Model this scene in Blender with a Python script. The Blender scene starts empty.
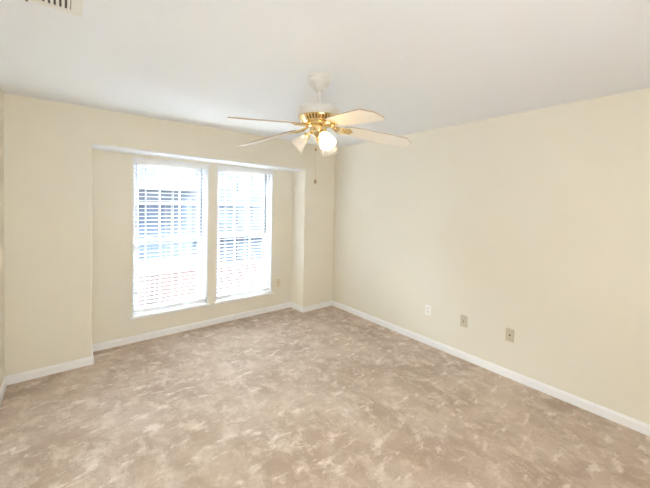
import bpy, bmesh, math, random
from mathutils import Vector, Matrix
random.seed(7)
S = bpy.context.scene
COL = S.collection
PI = math.pi

# ------------------------------------------------------------ camera, world, lights, exposure
F_PX, SHIFT_PX, YAW, PITCH, ROLL, CAM_H = 319.6, -32.85, 0.6874, -0.024, -0.0199, 1.5825
cam = bpy.data.cameras.new('camera')
camo = bpy.data.objects.new('camera', cam); COL.objects.link(camo)
cam.sensor_width = 36.0; cam.lens = F_PX / 650 * 36; cam.shift_y = SHIFT_PX / 650
cam.clip_start = 0.02; cam.clip_end = 200
r0 = Vector((math.cos(YAW), -math.sin(YAW), 0)); f0 = Vector((math.sin(YAW), math.cos(YAW), 0)); u0 = Vector((0, 0, 1))
f1 = f0 * math.cos(PITCH) + u0 * math.sin(PITCH); u1 = u0 * math.cos(PITCH) - f0 * math.sin(PITCH)
r2 = r0 * math.cos(ROLL) - u1 * math.sin(ROLL); u2 = r0 * math.sin(ROLL) + u1 * math.cos(ROLL)
M = Matrix((r2, u2, -f1)).transposed().to_4x4(); M.translation = (0, 0, CAM_H)
camo.matrix_world = M
S.camera = camo

w = bpy.data.worlds.new('overcast_sky'); S.world = w; w.use_nodes = True
bg = w.node_tree.nodes['Background']
bg.inputs['Color'].default_value = (0.83, 0.935, 1.0, 1); bg.inputs['Strength'].default_value = 46.0

sun = bpy.data.lights.new('sun', 'SUN'); sun.energy = 15.0; sun.angle = math.radians(4); sun.color = (1.0, 0.98, 0.95)
suno = bpy.data.objects.new('sun', sun); COL.objects.link(suno)
suno.rotation_euler = Vector((0.12, -0.50, -0.86)).to_track_quat('-Z', 'Y').to_euler()

def area(name, loc, target, sx, sy, power, color):
    L = bpy.data.lights.new(name, 'AREA'); L.shape = 'RECTANGLE'; L.size = sx; L.size_y = sy; L.energy = power; L.color = color
    o = bpy.data.objects.new(name, L); COL.objects.link(o); o.location = loc
    o.rotation_euler = (Vector(target) - Vector(loc)).to_track_quat('-Z', 'Y').to_euler()
    return o
area('fill_light', (0.15, -0.75, 1.2), (2.1, 2.5, 1.9), 1.3, 1.7, 23, (0.98, 0.995, 1.0))  # added soft fill from behind the camera, not a lamp of the room
for _x in (1.006, 1.9345):                     # sampling portals for the sky light, one per window
    p_ = area('window_portal', (_x, 4.30, 1.17), (_x, 0, 1.17), 0.83, 1.77, 1, (1, 1, 1)); p_.data.cycles.is_portal = True

S.view_settings.view_transform = 'Standard'; S.view_settings.look = 'None'
S.view_settings.gamma = 1; S.view_settings.use_curve_mapping = False
S.view_settings.exposure = 0.67
S.cycles.max_bounces = 14; S.cycles.diffuse_bounces = 8; S.cycles.transparent_max_bounces = 16
S.cycles.sample_clamp_indirect = 60.0

# ------------------------------------------------------------ materials
def srgb(r, g, b):
    f = lambda c: (c / 255 / 12.92) if c / 255 <= 0.04045 else ((c / 255 + 0.055) / 1.055) ** 2.4
    return (f(r), f(g), f(b), 1)
def mat(name, col, rough=0.6, metal=0.0, var=0.03, scale=8.0, bump=0.0, bscale=60.0, spec=0.5):
    m = bpy.data.materials.new(name); m.use_nodes = True
    nt = m.node_tree; p = nt.nodes['Principled BSDF']
    p.inputs['Roughness'].default_value = rough; p.inputs['Metallic'].default_value = metal
    p.inputs['Specular IOR Level'].default_value = spec
    tc = nt.nodes.new('ShaderNodeTexCoord'); n = nt.nodes.new('ShaderNodeTexNoise'); n.inputs['Scale'].default_value = scale
    nt.links.new(tc.outputs['Object'], n.inputs['Vector'])
    mx = nt.nodes.new('ShaderNodeMix'); mx.data_type = 'RGBA'
    c = Vector(col[:3])
    mx.inputs[6].default_value = (*(c * (1 - var)), 1); mx.inputs[7].default_value = (*[min(1, v) for v in c * (1 + var)], 1)
    nt.links.new(n.outputs['Fac'], mx.inputs[0]); nt.links.new(mx.outputs[2], p.inputs['Base Color'])
    if bump:
        n2 = nt.nodes.new('ShaderNodeTexNoise'); n2.inputs['Scale'].default_value = bscale; n2.inputs['Detail'].default_value = 4
        nt.links.new(tc.outputs['Object'], n2.inputs['Vector'])
        b = nt.nodes.new('ShaderNodeBump'); b.inputs['Strength'].default_value = bump; b.inputs['Distance'].default_value = 0.004
        nt.links.new(n2.outputs['Fac'], b.inputs['Height']); nt.links.new(b.outputs['Normal'], p.inputs['Normal'])
    return m

WALL = mat('cream_wall_paint', srgb(235, 230, 216), 0.75, var=0.012, scale=1.5, bump=0.12, bscale=90, spec=0.25)
CEIL = mat('white_ceiling_paint', srgb(236, 239, 244), 0.85, var=0.01, scale=1.2, bump=0.15, bscale=70, spec=0.2)
TRIM = mat('white_trim_paint', srgb(247, 247, 247), 0.4, var=0.01)
VINYL = mat('white_vinyl', srgb(236, 238, 240), 0.35, var=0.01)
TRACK = mat('grey_jamb_track', srgb(120, 124, 136), 0.5)
SLAT = mat('white_blind_slat', srgb(240, 240, 241), 0.4, var=0.01)
FANW = mat('white_enamel', srgb(220, 217, 212), 0.3, var=0.01)
BLADE = mat('white_blade_laminate', srgb(236, 231, 222), 0.45, var=0.012, scale=12)
EDGE = mat('tan_blade_edge', srgb(176, 156, 134), 0.55)
BRASS = mat('polished_brass', (0.86, 0.70, 0.40, 1), 0.2, 1.0, var=0.05)
DARKB = mat('dark_brass_inside', (0.28, 0.16, 0.06, 1), 0.4, 1.0)
PLATEW = mat('white_outlet_plastic', srgb(246, 243, 238), 0.35, var=0.01)
PLATEB = mat('beige_plate_plastic', srgb(206, 196, 172), 0.4, var=0.02)
IVORY = mat('ivory_plate_plastic', srgb(226, 214, 188), 0.4, var=0.02)
SLOT = mat('dark_slot', srgb(92, 84, 76), 0.6)
DUCT = mat('dark_duct', srgb(84, 78, 70), 0.8)
VENTW = mat('white_vent_enamel', srgb(230, 229, 224), 0.45)
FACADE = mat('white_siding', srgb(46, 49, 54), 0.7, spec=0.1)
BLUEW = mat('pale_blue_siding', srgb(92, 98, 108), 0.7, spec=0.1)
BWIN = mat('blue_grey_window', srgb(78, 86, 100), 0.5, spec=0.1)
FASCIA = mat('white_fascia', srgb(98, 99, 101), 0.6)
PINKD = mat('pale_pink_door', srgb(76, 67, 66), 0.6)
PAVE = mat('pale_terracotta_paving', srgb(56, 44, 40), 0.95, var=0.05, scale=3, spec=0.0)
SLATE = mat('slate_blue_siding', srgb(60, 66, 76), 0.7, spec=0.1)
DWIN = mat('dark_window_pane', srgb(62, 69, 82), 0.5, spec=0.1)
LINT = mat('dark_lint', srgb(60, 46, 36), 0.9)

def carpet():
    m = bpy.data.materials.new('beige_plush_carpet'); m.use_nodes = True
    nt = m.node_tree; N = nt.nodes; L = nt.links; p = N['Principled BSDF']
    p.inputs['Roughness'].default_value = 0.95; p.inputs['Specular IOR Level'].default_value = 0.1
    p.inputs['Sheen Weight'].default_value = 0.15
    tc = N.new('ShaderNodeTexCoord')
    def noise(sc, det, rough, dist, off=(0, 0, 0), stretch=(1, 1, 1), rot=0):
        mp = N.new('ShaderNodeMapping'); mp.inputs['Location'].default_value = off; mp.inputs['Scale'].default_value = stretch
        mp.inputs['Rotation'].default_value = (0, 0, rot)
        L.new(tc.outputs['Object'], mp.inputs['Vector'])
        n = N.new('ShaderNodeTexNoise'); n.inputs['Scale'].default_value = sc; n.inputs['Detail'].default_value = det
        n.inputs['Roughness'].default_value = rough; n.inputs['Distortion'].default_value = dist
        L.new(mp.outputs['Vector'], n.inputs['Vector']); return n.outputs['Fac']
    def ramp(src, a, b):
        r = N.new('ShaderNodeMapRange'); r.interpolation_type = 'SMOOTHSTEP'
        r.inputs['From Min'].default_value = a; r.inputs['From Max'].default_value = b; L.new(src, r.inputs['Value']); return r.outputs['Result']
    def mix(fac, a, b):
        x = N.new('ShaderNodeMix'); x.data_type = 'RGBA'; L.new(fac, x.inputs[0])
        for i, v in ((6, a), (7, b)):
            if isinstance(v, tuple): x.inputs[i].default_value = v
            else: L.new(v, x.inputs[i])
        return x.outputs[2]
    def mul(a, k):
        x = N.new('ShaderNodeMath'); x.operation = 'MULTIPLY'; L.new(a, x.inputs[0])
        if isinstance(k, float): x.inputs[1].default_value = k
        else: L.new(k, x.inputs[1])
        return x.outputs[0]
    base, dark, light, pale = CARPET
    big = ramp(noise(2.2, 8, 0.68, 0.3), 0.34, 0.66)
    c = mix(big, dark, base)
    patch = ramp(noise(6.5, 9, 0.72, 0.25, (3.1, 1.7, 0), (1.25, 0.8, 1), 0.5), 0.46, 0.66)
    c = mix(mul(patch, 0.85), c, light)
    patch2 = ramp(noise(8.5, 8, 0.7, 0.3, (9.1, 4.7, 0), (0.7, 1.35, 1), -0.4), 0.53, 0.66)
    c = mix(mul(patch2, 0.85), c, pale)
    strk = ramp(noise(11.0, 9, 0.74, 0.4, (5.5, 2.2, 0), (0.7, 1.4, 1), 0.9), 0.52, 0.70)
    c = mix(mul(strk, 0.6), c, dark)
    grain = ramp(noise(70, 5, 0.75, 0.2), 0.35, 0.65)
    c = mix(mul(grain, 0.22), c, dark)
    fib = ramp(noise(240, 3, 0.7, 0), 0.3, 0.7)
    c = mix(mul(fib, 0.22), c, tuple(0.55 * v for v in base[:3]) + (1,))
    L.new(c, p.inputs['Base Color'])
    b = N.new('ShaderNodeBump'); b.inputs['Strength'].default_value = 0.5; b.inputs['Distance'].default_value = 0.008
    L.new(noise(160, 4, 0.7, 0), b.inputs['Height'])
    b2 = N.new('ShaderNodeBump'); b2.inputs['Strength'].default_value = 0.35; b2.inputs['Distance'].default_value = 0.02
    L.new(noise(14, 4, 0.6, 0.8), b2.inputs['Height']); L.new(b.outputs['Normal'], b2.inputs['Normal'])
    L.new(b2.outputs['Normal'], p.inputs['Normal'])
    return m
CARPET = (srgb(214, 194, 176), srgb(180, 157, 137), srgb(231, 215, 199), srgb(246, 233, 222))
RUG = carpet()

def glass():
    m = bpy.data.materials.new('window_glass'); m.use_nodes = True; nt = m.node_tree
    nt.nodes.remove(nt.nodes['Principled BSDF'])
    t = nt.nodes.new('ShaderNodeBsdfTransparent'); t.inputs['Color'].default_value = (0.95, 0.97, 0.98, 1)
    g = nt.nodes.new('ShaderNodeBsdfGlossy'); g.inputs['Roughness'].default_value = 0.02
    fr = nt.nodes.new('ShaderNodeFresnel'); fr.inputs['IOR'].default_value = 1.3
    x = nt.nodes.new('ShaderNodeMixShader'); nt.links.new(fr.outputs[0], x.inputs[0])
    nt.links.new(t.outputs[0], x.inputs[1]); nt.links.new(g.outputs[0], x.inputs[2])
    nt.links.new(x.outputs[0], nt.nodes['Material Output'].inputs['Surface']); return m
GLASS = glass()
def frosted():
    m = bpy.data.materials.new('frosted_glass'); m.use_nodes = True; nt = m.node_tree; p = nt.nodes['Principled BSDF']
    p.inputs['Base Color'].default_value = (0.90, 0.88, 0.84, 1); p.inputs['Roughness'].default_value = 0.25
    tl = nt.nodes.new('ShaderNodeBsdfTranslucent'); tl.inputs['Color'].default_value = (0.95, 0.90, 0.82, 1)
    tp = nt.nodes.new('ShaderNodeBsdfTransparent'); tp.inputs['Color'].default_value = (0.97, 0.95, 0.92, 1)
    a = nt.nodes.new('ShaderNodeMixShader'); a.inputs[0].default_value = 0.17
    nt.links.new(p.outputs[0], a.inputs[1]); nt.links.new(tl.outputs[0], a.inputs[2])
    b = nt.nodes.new('ShaderNodeMixShader'); b.inputs[0].default_value = 0.06
    nt.links.new(a.outputs[0], b.inputs[1]); nt.links.new(tp.outputs[0], b.inputs[2])
    nt.links.new(b.outputs[0], nt.nodes['Material Output'].inputs['Surface']); return m
FROST = frosted()
def emit(name, col, k):
    m = bpy.data.materials.new(name); m.use_nodes = True; nt = m.node_tree; p = nt.nodes['Principled BSDF']
    p.inputs['Base Color'].default_value = (0.9, 0.9, 0.88, 1)
    p.inputs['Emission Color'].default_value = (*col, 1); p.inputs['Emission Strength'].default_value = k; return m
BULB = emit('lit_warm_bulb', (1.0, 0.74, 0.42), 150.0)
CHAIN = mat('dull_brass_chain', (0.42, 0.32, 0.17, 1), 0.35, 1.0)
UNLIT = mat('frosted_unlit_bulb', srgb(238, 232, 220), 0.3)

# ------------------------------------------------------------ mesh helpers
def bx(bm, x0, x1, y0, y1, z0, z1, bev=0.0, seg=2):
    vs = [bm.verts.new((x, y, z)) for z in (z0, z1) for y in (y0, y1) for x in (x0, x1)]
    fs = [bm.faces.new([vs[i] for i in q]) for q in ((0, 2, 3, 1), (4, 5, 7, 6), (0, 1, 5, 4), (2, 6, 7, 3), (0, 4, 6, 2), (1, 3, 7, 5))]
    if bev:
        es = list({e for f in fs for e in f.edges})
        bmesh.ops.bevel(bm, geom=es, offset=bev, segments=seg, profile=0.5, affect='EDGES')
    return vs
def prism(bm, pts, z0, z1):
    n = len(pts)
    a = [bm.verts.new((x, y, z0)) for x, y in pts]; b = [bm.verts.new((x, y, z1)) for x, y in pts]
    bm.faces.new(list(reversed(a))); bm.faces.new(b)
    for i in range(n): bm.faces.new((a[i], a[(i + 1) % n], b[(i + 1) % n], b[i]))
def lathe(bm, prof, seg=40, mtx=None, rib=0.0, nrib=0):
    rings = []
    for r, z in prof:
        ring = []
        for k in range(seg):
            t = 2 * PI * k / seg; rr = r * (1 + rib * math.cos(nrib * t)) if nrib else r
            v = Vector((rr * math.cos(t), rr * math.sin(t), z))
            ring.append(bm.verts.new(mtx @ v if mtx else v))
        rings.append(ring)
    for i in range(len(rings) - 1):
        for k in range(seg): bm.faces.new((rings[i][k], rings[i][(k + 1) % seg], rings[i + 1][(k + 1) % seg], rings[i + 1][k]))
    for ring, fl in ((rings[0], True), (rings[-1], False)):
        if (prof[0] if fl else prof[-1])[0] > 0: bm.faces.new(list(reversed(ring)) if fl else ring)
def tube(bm, pts, r, seg=8, closed=False):
    pts = [Vector(p) for p in pts]; n = len(pts); rings = []
    up = Vector((0, 0, 1))
    for i, p in enumerate(pts):
        d = (pts[(i + 1) % n] - pts[i - 1]) if closed else (pts[min(i + 1, n - 1)] - pts[max(i - 1, 0)])
        d.normalize(); a = d.cross(up)
        if a.length < 1e-3: a = d.cross(Vector((1, 0, 0)))
        a.normalize(); b = a.cross(d); rr = r[i] if isinstance(r, (list, tuple)) else r
        rings.append([bm.verts.new(p + (a * math.cos(2 * PI * k / seg) + b * math.sin(2 * PI * k / seg)) * rr) for k in range(seg)])
    m = n if closed else n - 1
    for i in range(m):
        A, B = rings[i], rings[(i + 1) % n]
        for k in range(seg): bm.faces.new((A[k], A[(k + 1) % seg], B[(k + 1) % seg], B[k]))
    if not closed: bm.faces.new(list(reversed(rings[0]))); bm.faces.new(rings[-1])
def ball(bm, c, r, sc=(1, 1, 1), u=16, v=10):
    m = Matrix.Translation(c) @ Matrix.Diagonal((r * sc[0], r * sc[1], r * sc[2], 1))
    bmesh.ops.create_uvsphere(bm, u_segments=u, v_segments=v, radius=1.0, matrix=m)
def obj(name, bm, m, parent=None, smooth=False):
    bmesh.ops.recalc_face_normals(bm, faces=bm.faces)
    me = bpy.data.meshes.new(name); bm.to_mesh(me); bm.free(); me.materials.append(m)
    if smooth:
        for p in me.polygons: p.use_smooth = True
        try: me.set_sharp_from_angle(angle=math.radians(38))
        except Exception: pass
    o = bpy.data.objects.new(name, me); COL.objects.link(o)
    if parent: o.parent = parent
    return o
def nb(): return bmesh.new()
def thing(name, label, cat, loc=(0, 0, 0), rz=0, group=None):
    o = bpy.data.objects.new(name, None); COL.objects.link(o); o.location = loc; o.rotation_euler = (0, 0, rz)
    o.empty_display_size = 0.1
    o['label'] = label; o['category'] = cat
    if group: o['group'] = group
    return o
def tag(o, label, cat, group=None):
    o['label'] = label; o['category'] = cat
    if group: o['group'] = group
    return o
def struct(o): o['kind'] = 'structure'; return o

# ------------------------------------------------------------ room shell
H = 2.44; D = 3.74; R = 3.252; XL = -0.377; AD = 0.303; B = D + AD; AR = -0.0195
A0, A1 = 0.217, 2.688; SOF0, SOF1 = 2.092, 2.052
W = [(0.592, 1.420), (1.526, 2.343)]; ZS, ZT = 0.285, 2.050
YB = -1.1                                     # wall behind the camera
xr = lambda y: R + AR * (D - y)
T = 0.2
bm = nb(); bx(bm, XL - T, R + T, YB - T, B + T + 0.02, -0.1, 0); struct(obj('floor', bm, RUG))
bm = nb(); bx(bm, XL - T, R + T, YB - T, B + T + 0.02, H, H + 0.1); struct(obj('ceiling', bm, CEIL))
bm = nb(); bx(bm, XL - T, XL, YB, B + T, 0, H); struct(obj('wall_left', bm, WALL))
bm = nb(); prism(bm, [(xr(YB), YB), (xr(YB) + T + 0.1, YB), (R + T, B + T), (xr(B + T), B + T)], 0, H); struct(obj('wall_right', bm, WALL))
bm = nb(); bx(bm, XL - T, R + T, YB - T, YB, 0, H); struct(obj('wall_front', bm, WALL))

def pier(bm, x0, x1, rounded):                # full-height pier with one eased corner
    r = 0.012; pts = []
    if rounded == 'right':
        pts = [(x0, D)] + [(x1 - r + r * math.sin(a), D + r - r * math.cos(a)) for a in [PI / 2 * k / 5 for k in range(6)]] + [(x1, B + T), (x0, B + T)]
    else:
        pts = [(x1, D), (x1, B + T), (x0, B + T)] + [(x0 + r - r * math.cos(a), D + r - r * math.sin(a)) for a in [PI / 2 * k / 5 for k in range(6)]]
    prism(bm, pts, 0, SOF0 if rounded == 'right' else SOF1)
    bx(bm, x0, x1, D, B + T, SOF0 if rounded == 'right' else SOF1, H)
bm = nb()
pier(bm, XL, A0, 'right'); pier(bm, A1, xr(D) , 'left')
# bulkhead over the alcove
v = bx(bm, A0, A1, D, B + T, SOF1, H)
for q in v:
    if q.co.z < H - 0.01: q.co.z = SOF0 + (SOF1 - SOF0) * (q.co.x - A0) / (A1 - A0)
bmesh.ops.bevel(bm, geom=[e for e in bm.edges if all(abs(q.co.y - D) < 1e-5 and q in v for q in e.verts) and all(q.co.z < 2.2 for q in e.verts)], offset=0.012, segments=4, affect='EDGES')
# white-painted underside of the bulkhead
bm2 = nb(); v = bx(bm2, A0, A1, D + 0.004, B, SOF1 - 0.003, SOF1 + 0.02)
for q in v:
    d_ = (SOF0 - SOF1) * (1 - (q.co.x - A0) / (A1 - A0)); q.co.z += d_
struct(obj('trim_1', bm2, CEIL))
# window wall of the alcove
bx(bm, A0, W[0][0], B, B + T, 0, 2.085); bx(bm, W[0][1], W[1][0], B, B + T, 0, 2.07); bx(bm, W[1][1], A1, B, B + T, 0, 2.06)
for a, b in W:
    bx(bm, a, b, B, B + T, 0, ZS); bx(bm, a, b, B, B + T, ZT, 2.09)
struct(obj('wall_back', bm, WALL, smooth=True))

# the rest of the building this room belongs to, above, below and beside it
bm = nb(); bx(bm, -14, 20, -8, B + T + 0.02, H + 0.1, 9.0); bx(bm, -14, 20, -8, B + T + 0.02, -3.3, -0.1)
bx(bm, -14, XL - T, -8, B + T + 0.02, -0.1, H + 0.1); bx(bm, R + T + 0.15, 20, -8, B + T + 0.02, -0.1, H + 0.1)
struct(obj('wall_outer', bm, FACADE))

# baseboards
BH, BT = 0.075, 0.014
def sweep(bm, path, closed=False):
    prof = [(0, 0), (BT, 0), (BT, BH - 0.016), (BT * 0.55, BH - 0.004), (BT * 0.35, BH), (0, BH)]
    pts = [Vector(p) for p in path]; n = len(pts); rings = []
    for i in range(n):
        d0 = (pts[i] - pts[i - 1]).normalized() if i else None
        d1 = (pts[i + 1] - pts[i]).normalized() if i < n - 1 else None
        n0 = Vector((d0.y, -d0.x)) if d0 else None; n1 = Vector((d1.y, -d1.x)) if d1 else None
        if d0 and d1: m = (n0 + n1); m = m / m.dot(n0)
        else: m = n0 or n1
        rings.append([bm.verts.new((pts[i].x + m.x * a, pts[i].y + m.y * a, z)) for a, z in prof])
    k = len(prof)
    for i in range(n - 1):
        for j in range(k): bm.faces.new((rings[i][j], rings[i + 1][j], rings[i + 1][(j + 1) % k], rings[i][(j + 1) % k]))
    bm.faces.new(rings[0]); bm.faces.new(list(reversed(rings[-1])))
bm = nb(); sweep(bm, [(XL + BT, D), (A0, D), (A0, B), (A1, B), (A1, D), (xr(D) - BT, D)]); struct(obj('baseboard_back', bm, TRIM))
bm = nb(); sweep(bm, [(XL, YB), (XL, D)]); struct(obj('baseboard_left', bm, TRIM))
bm = nb(); sweep(bm, [(xr(D), D), (xr(YB), YB)]); struct(obj('baseboard_right', bm, TRIM))

# ------------------------------------------------------------ windows
def window(n, a, b):
    root = bpy.data.objects.new('window_%d' % n, None); COL.objects.link(root); root.location = ((a + b) / 2, B, ZS); struct(root)
    root['label'] = ['white vinyl double-hung window nearest the left wall, grid in both sashes', 'white vinyl double-hung window nearest the right corner, grid in both sashes'][n - 1]
    hw = (b - a) / 2; hh = ZT - ZS
    bm = nb()                                             # jamb liner and head
    for s in (-1, 1): bx(bm, min(s * hw, s * (hw - 0.012)), max(s * hw, s * (hw - 0.012)), 0, 0.19, 0, hh)
    bx(bm, -hw, hw, 0, 0.19, hh - 0.012, hh); bx(bm, -hw, hw, 0.06, 0.19, 0, 0.03)
    for s in (-1, 1): bx(bm, min(s * (hw - 0.012), s * (hw - 0.04)), max(s * (hw - 0.012), s * (hw - 0.04)), 0.085, 0.18, 0.03, hh - 0.012)
    bx(bm, -hw + 0.04, hw - 0.04, 0.085, 0.18, hh - 0.045, hh - 0.012)
    obj('window_frame', bm, VINYL, root)
    zm = 1.115 - ZS; w0 = hw - 0.042
    for nm, z0, z1, y in (('upper_sash', zm - 0.02, hh - 0.045, 0.14), ('lower_sash', 0.03, zm + 0.02, 0.10)):
        bm = nb(); st = 0.038
        bx(bm, -w0, -w0 + st, y, y + 0.032, z0, z1, 0.003); bx(bm, w0 - st, w0, y, y + 0.032, z0, z1, 0.003)
        bx(bm, -w0 + st, w0 - st, y, y + 0.032, z0, z0 + st, 0.003); bx(bm, -w0 + st, w0 - st, y, y + 0.032, z1 - st, z1, 0.003)
        sh = obj(nm, bm, VINYL, root)
        bm = nb(); iw = w0 - st
        for k in (-1, 1): bx(bm, k * iw / 3 - 0.008, k * iw / 3 + 0.008, y + 0.011, y + 0.022, z0 + st, z1 - st)
        zc = (z0 + z1) / 2; bx(bm, -iw, iw, y + 0.012, y + 0.021, zc - 0.008, zc + 0.008)
        obj('muntin_grid', bm, VINYL, sh)
        bm = nb(); bx(bm, -iw, iw, y + 0.0145, y + 0.0185, z0 + st, z1 - st); obj('pane', bm, GLASS, sh)
    bm = nb(); ball(bm, (0, 0.095, zm + 0.025), 0.02, (1.2, 0.5, 0.6)); bx(bm, -0.03, 0.03, 0.09, 0.105, zm + 0.012, zm + 0.024); obj('sash_lock', bm, VINYL, root)
    for s in (-1, 1):
        bm = nb(); x = s * (hw - 0.050); bx(bm, x - 0.008, x + 0.008, 0.118, 0.136, zm + 0.022, hh - 0.05); obj('jamb_track', bm, TRACK, root)
    bm = nb(); bx(bm, -hw - 0.022, hw + 0.022, -0.03, 0.0, -0.024, 0.0, 0.004); bx(bm, -hw + 0.013, hw - 0.013, -0.002, 0.06, -0.0, 0.006)
    obj('window_sill', bm, TRIM, root)
    return root
for i, (a, b) in enumerate(W): window(i + 1, a, b)

def blind(a, b, label):
    t = thing('window_blind', label, 'window blind', ((a + b) / 2, B, ZS), group='white horizontal blinds in the two windows')
    hw = (b - a) / 2 - 0.02; hh = ZT - ZS
    bm = nb(); bx(bm, -hw, hw, 0.008, 0.058, hh - 0.058, hh - 0.018, 0.004); bx(bm, -hw - 0.004, hw + 0.004, 0.002, 0.008, hh - 0.068, hh - 0.016, 0.002); obj('headrail', bm, SLAT, t)
    z = 0.088; zt = hh - 0.075; n = int((zt - z) / 0.0435); tl = math.radians(TILT)
    bm = nb()
    for k in range(n + 1):
        zc = z + (zt - z) * k / n; rows = []
        for q in range(5):
            u = -1 + q / 2; y = 0.034 + 0.025 * u * math.cos(tl); zz = zc + 0.025 * u * math.sin(tl) + 0.0022 * (1 - u * u)
            rows.append([(y, zz - 0.0012), (y, zz + 0.0012)])
        prev = None
        for (y0, za), (_, zb) in rows:
            cur = [bm.verts.new((x, y0, zq)) for x in (-hw, hw) for zq in (za, zb)]
            if prev:
                for i0, i1 in ((0, 1), (1, 3), (3, 2), (2, 0)): bm.faces.new((prev[i0], prev[i1], cur[i1], cur[i0]))
            else: bm.faces.new([cur[i] for i in (0, 1, 3, 2)])
            prev = cur
        bm.faces.new([prev[i] for i in (0, 2, 3, 1)])
    obj('slats', bm, SLAT, t, True)
    bm = nb(); bx(bm, -hw, hw, 0.010, 0.058, 0.045, 0.066, 0.004); obj('bottom_rail', bm, SLAT, t)
    for x in (-hw * 0.72, 0, hw * 0.72):
        bm = nb()
        for y in (0.0085, 0.0595): tube(bm, [(x, y, 0.05), (x, y, hh - 0.06)], 0.0011, 6)
        tube(bm, [(x + 0.01, 0.034, 0.05), (x + 0.01, 0.034, hh - 0.06)], 0.0010, 6)
        obj('ladder_cord', bm, SLAT, t)
    bm = nb(); xw = -hw + 0.10; tube(bm, [(xw, -0.004, hh - 0.05), (xw, -0.006, hh - 0.72)], 0.0045, 8); ball(bm, (xw, -0.006, hh - 0.73), 0.007, u=10, v=8)
    tube(bm, [(xw, 0.004, hh - 0.045), (xw, -0.004, hh - 0.05)], 0.003, 6); obj('tilt_wand', bm, VINYL, t, True)
    return t
TILT = 0
blind(*W[0], 'white horizontal slat blind with tilt wand in left window of the alcove')
blind(*W[1], 'white horizontal slat blind in right window, nearest the corner outlet')

# ------------------------------------------------------------ ceiling fan
FX, FY = 1.345, 1.726
fan = thing('ceiling_fan', 'white five-blade ceiling fan with brass trim and frosted light shades', 'ceiling fan', (FX, FY, H))
RIGHT_AZ = -YAW                                # azimuth of the picture's right in plan
bm = nb(); lathe(bm, [(0.084, 0), (0.085, -0.010), (0.082, -0.018), (0.077, -0.022), (0.076, -0.034), (0.071, -0.046), (0.066, -0.050), (0.056, -0.062), (0.042, -0.074), (0.034, -0.084), (0.030, -0.096), (0.020, -0.100)], 48); obj('canopy', bm, FANW, fan, True)
bm = nb(); lathe(bm, [(0.0125, -0.075), (0.0125, -0.195)], 20); lathe(bm, [(0.018, -0.184), (0.022, -0.190), (0.022, -0.200)], 24); obj('downrod', bm, FANW, fan, True)
bm = nb(); lathe(bm, [(0.02, -0.193), (0.075, -0.196), (0.108, -0.203), (0.130, -0.214), (0.141, -0.230), (0.143, -0.262), (0.140, -0.272), (0.118, -0.276)], 64); obj('motor_housing', bm, FANW, fan, True)
bm = nb(); lathe(bm, [(0.108, -0.272), (0.096, -0.308)], 48); obj('vent_core', bm, DARKB, fan, True)
bm = nb(); lathe(bm, [(0.132, -0.271), (0.137, -0.277), (0.130, -0.283), (0.108, -0.280)], 48); lathe(bm, [(0.095, -0.304), (0.112, -0.306), (0.114, -0.312), (0.102, -0.319), (0.085, -0.322)], 48)
for k in range(36):
    a = 2 * PI * k / 36; c, s = math.cos(a), math.sin(a)
    tube(bm, [(0.129 * c, 0.129 * s, -0.279), (0.121 * c, 0.121 * s, -0.294), (0.110 * c, 0.110 * s, -0.308)], 0.0062, 6)
obj('vent_ring', bm, BRASS, fan, True)
bm = nb(); lathe(bm, [(0.090, -0.314), (0.092, -0.330), (0.070, -0.337), (0.058, -0.342), (0.058, -0.366), (0.062, -0.370), (0.060, -0.378), (0.048, -0.390), (0.030, -0.404), (0.020, -0.412), (0.022, -0.420), (0.014, -0.432), (0.006, -0.440), (0.0, -0.442)], 48); obj('light_fitter', bm, BRASS, fan, True)

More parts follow.
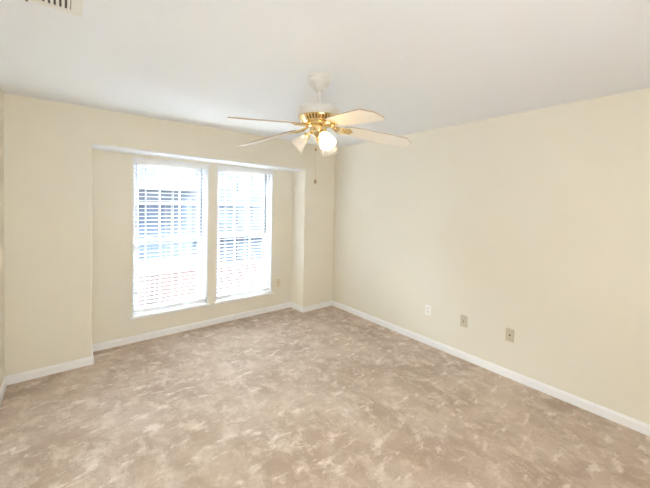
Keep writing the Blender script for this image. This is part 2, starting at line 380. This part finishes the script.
zb = lambda r: (2.112 - 0.150 * r) - H          # blades droop a little outwards
PITCHB = math.radians(14)
def blade_frame(az):
    # local: x outwards, y sideways, z up; droop and pitch included
    droop = math.atan(0.150)
    lean = Matrix.Rotation(math.radians(-1.3), 4, Vector((math.cos(YAW), -math.sin(YAW), 0)))     # the fan hangs a touch out of true
    return Matrix.Translation((0, 0, 2.112 - H)) @ lean @ Matrix.Rotation(az, 4, 'Z') @ Matrix.Rotation(droop, 4, 'Y') @ Matrix.Rotation(-PITCHB, 4, 'X')
for k in range(5):
    az = RIGHT_AZ + math.radians(9.3 + 72 * k); mt = blade_frame(az)
    bm = nb()
    out = [(0.178, -0.034), (0.192, -0.052), (0.30, -0.064), (0.612, -0.074), (0.668, -0.022), (0.670, 0.045), (0.640, 0.074), (0.30, 0.064), (0.192, 0.052), (0.178, 0.034)]
    prism(bm, out, 0.004, 0.011); bmesh.ops.bevel(bm, geom=[e for e in bm.edges if abs(e.verts[0].co.z - e.verts[1].co.z) < 1e-6], offset=0.002, segments=2, affect='EDGES')
    bm.normal_update()
    for f in bm.faces: f.material_index = 1 if abs(f.normal.z) < 0.8 else 0
    bmesh.ops.transform(bm, matrix=mt, verts=bm.verts); obj('blade', bm, BLADE, fan).data.materials.append(EDGE)
    bm = nb()                                   # brass scroll iron
    prism(bm, [(0.175, -0.012), (0.20, -0.034), (0.222, -0.034), (0.232, -0.012), (0.245, 0), (0.232, 0.012), (0.222, 0.034), (0.20, 0.034), (0.175, 0.012)], 0.0, 0.0038)
    tube(bm, [(0.085, 0, 0.006), (0.11, 0, 0.006), (0.14, 0, 0.002), (0.18, 0, 0.001)], [0.010, 0.008, 0.007, 0.006], 10)
    for s in (-1, 1):
        tube(bm, [(0.095, s * 0.004, 0.004), (0.115, s * 0.020, 0.0), (0.138, s * 0.034, -0.004), (0.165, s * 0.038, -0.005), (0.188, s * 0.030, -0.005), (0.194, s * 0.016, -0.004), (0.180, s * 0.008, -0.003), (0.165, s * 0.014, -0.003), (0.163, s * 0.024, -0.003), (0.172, s * 0.028, -0.003)], 0.0048, 8)
        tube(bm, [(0.150, s * 0.006, -0.002), (0.135, s * 0.016, -0.003), (0.122, s * 0.012, -0.002), (0.128, s * 0.004, -0.002)], 0.004, 8)
    for x, y in ((0.205, -0.022), (0.205, 0.022), (0.228, 0)): ball(bm, (x, y, -0.001), 0.005, (1, 1, 0.5), 10, 6)
    bmesh.ops.transform(bm, matrix=mt, verts=bm.verts); obj('blade_arm', bm, BRASS, fan, True)

for rel in (182, 295, 58):
    az = RIGHT_AZ + math.radians(rel)
    base = Matrix.Rotation(az, 4, 'Z')
    ax = Vector((0.70, 0, -0.714)).normalized()
    bm = nb(); tube(bm, [base @ Vector(p) for p in ((0.045, 0, -0.380), (0.060, 0, -0.380), (0.070, 0, -0.387), (0.076, 0, -0.396))], 0.008, 10)
    rot = base @ Matrix.Translation((0.072, 0, -0.392)) @ Vector((0, 0, 1)).rotation_difference(ax).to_matrix().to_4x4()
    lathe(bm, [(0.012, -0.006), (0.024, 0.0), (0.027, 0.010), (0.026, 0.022), (0.020, 0.024)], 28, rot)
    arm = obj('lamp_socket', bm, BRASS, fan, True)
    bm = nb()
    outer = [(0.022, 0.012), (0.026, 0.020), (0.034, 0.036), (0.041, 0.057), (0.046, 0.078), (0.0505, 0.099), (0.056, 0.116)]
    inner = [(r - 0.003, z) for r, z in reversed(outer)]
    lathe(bm, outer + inner, 64, rot, 0.012, 16)
    sh = obj('lamp_shade', bm, FROST, fan, True)
    bm = nb(); lathe(bm, [(0.010, 0.018), (0.012, 0.034), (0.020, 0.050), (0.0245, 0.064), (0.023, 0.078), (0.014, 0.088), (0.0, 0.091)], 24, rot); obj('bulb', bm, BULB if rel == 295 else UNLIT, sh, True)

o = Vector((math.cos(RIGHT_AZ), math.sin(RIGHT_AZ), 0)) * -0.014 + Vector((-math.sin(YAW), -math.cos(YAW), 0)) * 0.012
bm = nb(); P = [(o.x, o.y, -0.43 - 0.27 * k / 6) for k in range(7)]
tube(bm, P, 0.0006, 6)
for k in range(40): ball(bm, (o.x, o.y, -0.435 - 0.265 * k / 39), 0.0013, u=6, v=4)
lathe(bm, [(0.0, -0.482), (0.008, -0.486), (0.010, -0.494), (0.006, -0.502), (0.0, -0.504)], 14, Matrix.Translation((o.x, o.y, 0)))
ch = obj('pull_chain', bm, CHAIN, fan, True)
bm = nb(); lathe(bm, [(0.002, -0.694), (0.005, -0.698), (0.009, -0.706), (0.010, -0.714), (0.007, -0.722), (0.0, -0.725)], 16, Matrix.Translation((o.x, o.y, 0))); obj('chain_knob', bm, CHAIN, ch, True)

# ------------------------------------------------------------ ceiling vent
vt = thing('ceiling_vent', 'white slotted air vent on the ceiling in the left corner of view', 'vent', (-0.12, 1.80, H))
vx, vy = 0.19, 0.105
bm = nb(); bx(bm, -vx, vx, -vy, -vy + 0.026, -0.010, 0, 0.003); bx(bm, -vx, vx, vy - 0.026, vy, -0.010, 0, 0.003); bx(bm, -vx, -vx + 0.032, -vy + 0.026, vy - 0.026, -0.010, 0, 0.003); bx(bm, vx - 0.042, vx, -vy + 0.026, vy - 0.026, -0.010, 0, 0.003)
obj('frame', bm, VENTW, vt)
bm = nb(); bx(bm, -vx + 0.03, vx - 0.03, -vy + 0.024, vy - 0.024, -0.0025, 0); obj('duct_opening', bm, DUCT, vt)
bm = nb()
k = -vx + 0.040
while k < vx - 0.046:
    vs = bx(bm, k, k + 0.0105, -vy + 0.026, vy - 0.030, -0.009, -0.0035); k += 0.019
obj('louvers', bm, VENTW, vt)
bm = nb(); bx(bm, -0.004, 0.004, vy - 0.022, vy - 0.004, -0.016, -0.009, 0.001); obj('damper_lever', bm, SLOT, vt)

# ------------------------------------------------------------ wall plates
def plate(y, z, label, kind, m, wall='right', x=0):
    name = {'duplex': 'power_outlet', 'coax': 'cable_jack', 'phone': 'phone_jack'}[kind]
    if wall == 'right': t = thing(name, label, 'outlet' if kind == 'duplex' else 'wall jack', (xr(y), y, z), -PI / 2 - math.atan(-AR) )
    else: t = thing(name, label, 'outlet', (x, B, z), 0)
    # local: -y points into the room
    bm = nb(); bx(bm, -0.037, 0.037, -0.006, 0, -0.060, 0.060, 0.003); obj('cover_plate', bm, m, t)
    if kind == 'duplex':
        for s in (-1, 1):
            bm = nb(); pts = [(0.016 * math.cos(a), s * 0.0195 + max(-0.0125, min(0.0125, 0.016 * math.sin(a)))) for a in [2 * PI * k / 24 for k in range(24)]]
            prism(bm, pts, 0, 0.0085); bmesh.ops.transform(bm, matrix=Matrix.Rotation(PI / 2, 4, 'X'), verts=bm.verts); rc = obj('receptacle', bm, m, t)
            bm = nb()
            for xx, hgt in ((-0.006, 0.0045), (0.006, 0.0035)): bx(bm, xx - 0.0022, xx + 0.0022, -0.0092, -0.008, s * 0.0195 - hgt + 0.003, s * 0.0195 + hgt + 0.003)
            bx(bm, -0.002, 0.002, -0.0092, -0.008, s * 0.0195 - 0.009, s * 0.0195 - 0.005); obj('slot', bm, SLOT, rc)
        bm = nb(); ball(bm, (0, -0.006, 0), 0.003, (1, 0.5, 1), 10, 6); obj('screw', bm, m, t)
    elif kind == 'coax':
        bm = nb(); lathe(bm, [(0.0075, 0.005), (0.0075, 0.009), (0.0048, 0.009), (0.0048, 0.017), (0.002, 0.017)], 18, Matrix.Rotation(PI / 2, 4, 'X')); obj('connector', bm, SLOT, t)
    else:
        bm = nb(); bx(bm, -0.008, 0.008, -0.0075, -0.005, -0.010, 0.008, 0.001); obj('jack_housing', bm, m, t)
        bm = nb(); bx(bm, -0.0055, 0.0055, -0.0082, -0.0070, -0.006, 0.005); obj('jack_opening', bm, SLOT, t)
    if kind != 'duplex':
        for s in (-1, 1):
            bm = nb(); ball(bm, (0, -0.006, s * 0.042), 0.0032, (1, 0.5, 1), 10, 6); obj('screw', bm, m, t)
    return t
plate(2.032, 0.393, 'white duplex power outlet on right wall, nearest the far corner', 'duplex', PLATEW)
plate(1.608, 0.395, 'beige wall jack plate between white outlet and the nearest plate', 'phone', PLATEB)
plate(1.165, 0.399, 'beige wall jack plate on right wall, farthest from the windows', 'coax', PLATEB)
plate(0, 0.398, 'ivory power outlet on alcove wall beside the right window', 'duplex', IVORY, 'back', 2.451)

bm = nb(); ball(bm, (0, 0, 0.003), 0.004, (1.3, 0.8, 0.8), 8, 6)
lint = tag(obj('lint_speck', bm, LINT), 'tiny dark speck of lint lying on the beige carpet', 'lint'); lint.location = (0.216, 1.70, 0.0)

# ------------------------------------------------------------ outside: courtyard and apartment blocks
GZ = -3.3
bm = nb(); bx(bm, -25, 45, B + 0.6, 60, GZ - 0.2, GZ); struct(obj('courtyard_paving', bm, PAVE))
bm = nb(); bx(bm, -9, 5.2, 7.6, 13.0, GZ, -0.90); struct(obj('terrace_paving', bm, PAVE))
rl = thing('terrace_railing', 'short white picket railing on the terrace outside the left window', 'railing', (1.48, 8.2, -0.90))
bm = nb(); bx(bm, -0.32, 0.32, -0.03, 0.03, 0.98, 1.04, 0.005); obj('rail', bm, FASCIA, rl)
bm = nb(); bx(bm, -0.32, 0.32, -0.02, 0.02, 0.10, 0.15, 0.005); obj('rail', bm, FASCIA, rl)
for k in range(6):
    bm = nb(); bx(bm, -0.30 + 0.12 * k - 0.014, -0.30 + 0.12 * k + 0.014, -0.014, 0.014, 0, 0.98); obj('picket', bm, FASCIA, rl)
def block(label, x0, x1, y, floors, depth, rec, bays, sl=0.26, wallm=BLUEW, rail=True, fm=None):
    fm = fm or FASCIA
    t = thing('apartment_building', label, 'building', (x0, y, GZ), group=None)
    W_ = x1 - x0; top = floors[-1] - GZ + 2.6
    bm = nb(); bx(bm, 0, W_, rec, depth, 0, top); obj('wall', bm, wallm, t)
    for fz in floors:
        z = fz - GZ
        bm = nb(); bx(bm, -0.05, W_ + 0.05, 0, rec, z - sl, z); obj('balcony_slab', bm, fm, t)
        if rail:
            bm = nb(); bx(bm, 0, W_, 0.04, 0.09, z + 0.98, z + 1.04); bx(bm, 0, W_, 0.05, 0.08, z + 0.08, z + 0.12)
            n = int(W_ / 0.16)
            for k in range(n + 1): bx(bm, W_ * k / n - 0.012, W_ * k / n + 0.012, 0.05, 0.08, z, z + 1.0)
            obj('railing', bm, BWIN if rail == 'dark' else FASCIA, t)
    for fz in floors:
        z = fz - GZ
        for (a, b, h0, h1, m) in bays:
            bm = nb(); bx(bm, a - 0.07, b + 0.07, rec - 0.04, rec, z + h0 - 0.0, z + h1 + 0.07); f = obj('window_frame', bm, fm, t)
            bm = nb(); bx(bm, a, b, rec - 0.06, rec - 0.041, z + h0 + 0.01, z + h1); obj('pane', bm, m, f)
    np_ = max(2, int(W_ / 3.2))
    for k in range(np_ + 1):
        bm = nb(); bx(bm, W_ * k / np_ - 0.12, W_ * k / np_ + 0.12, 0.1, 0.34, 0, top); obj('post', bm, fm, t)
    bm = nb(); bx(bm, -0.2, W_ + 0.2, -0.1, depth + 0.1, top, top + 0.2); obj('roof', bm, FASCIA, t)
    return t
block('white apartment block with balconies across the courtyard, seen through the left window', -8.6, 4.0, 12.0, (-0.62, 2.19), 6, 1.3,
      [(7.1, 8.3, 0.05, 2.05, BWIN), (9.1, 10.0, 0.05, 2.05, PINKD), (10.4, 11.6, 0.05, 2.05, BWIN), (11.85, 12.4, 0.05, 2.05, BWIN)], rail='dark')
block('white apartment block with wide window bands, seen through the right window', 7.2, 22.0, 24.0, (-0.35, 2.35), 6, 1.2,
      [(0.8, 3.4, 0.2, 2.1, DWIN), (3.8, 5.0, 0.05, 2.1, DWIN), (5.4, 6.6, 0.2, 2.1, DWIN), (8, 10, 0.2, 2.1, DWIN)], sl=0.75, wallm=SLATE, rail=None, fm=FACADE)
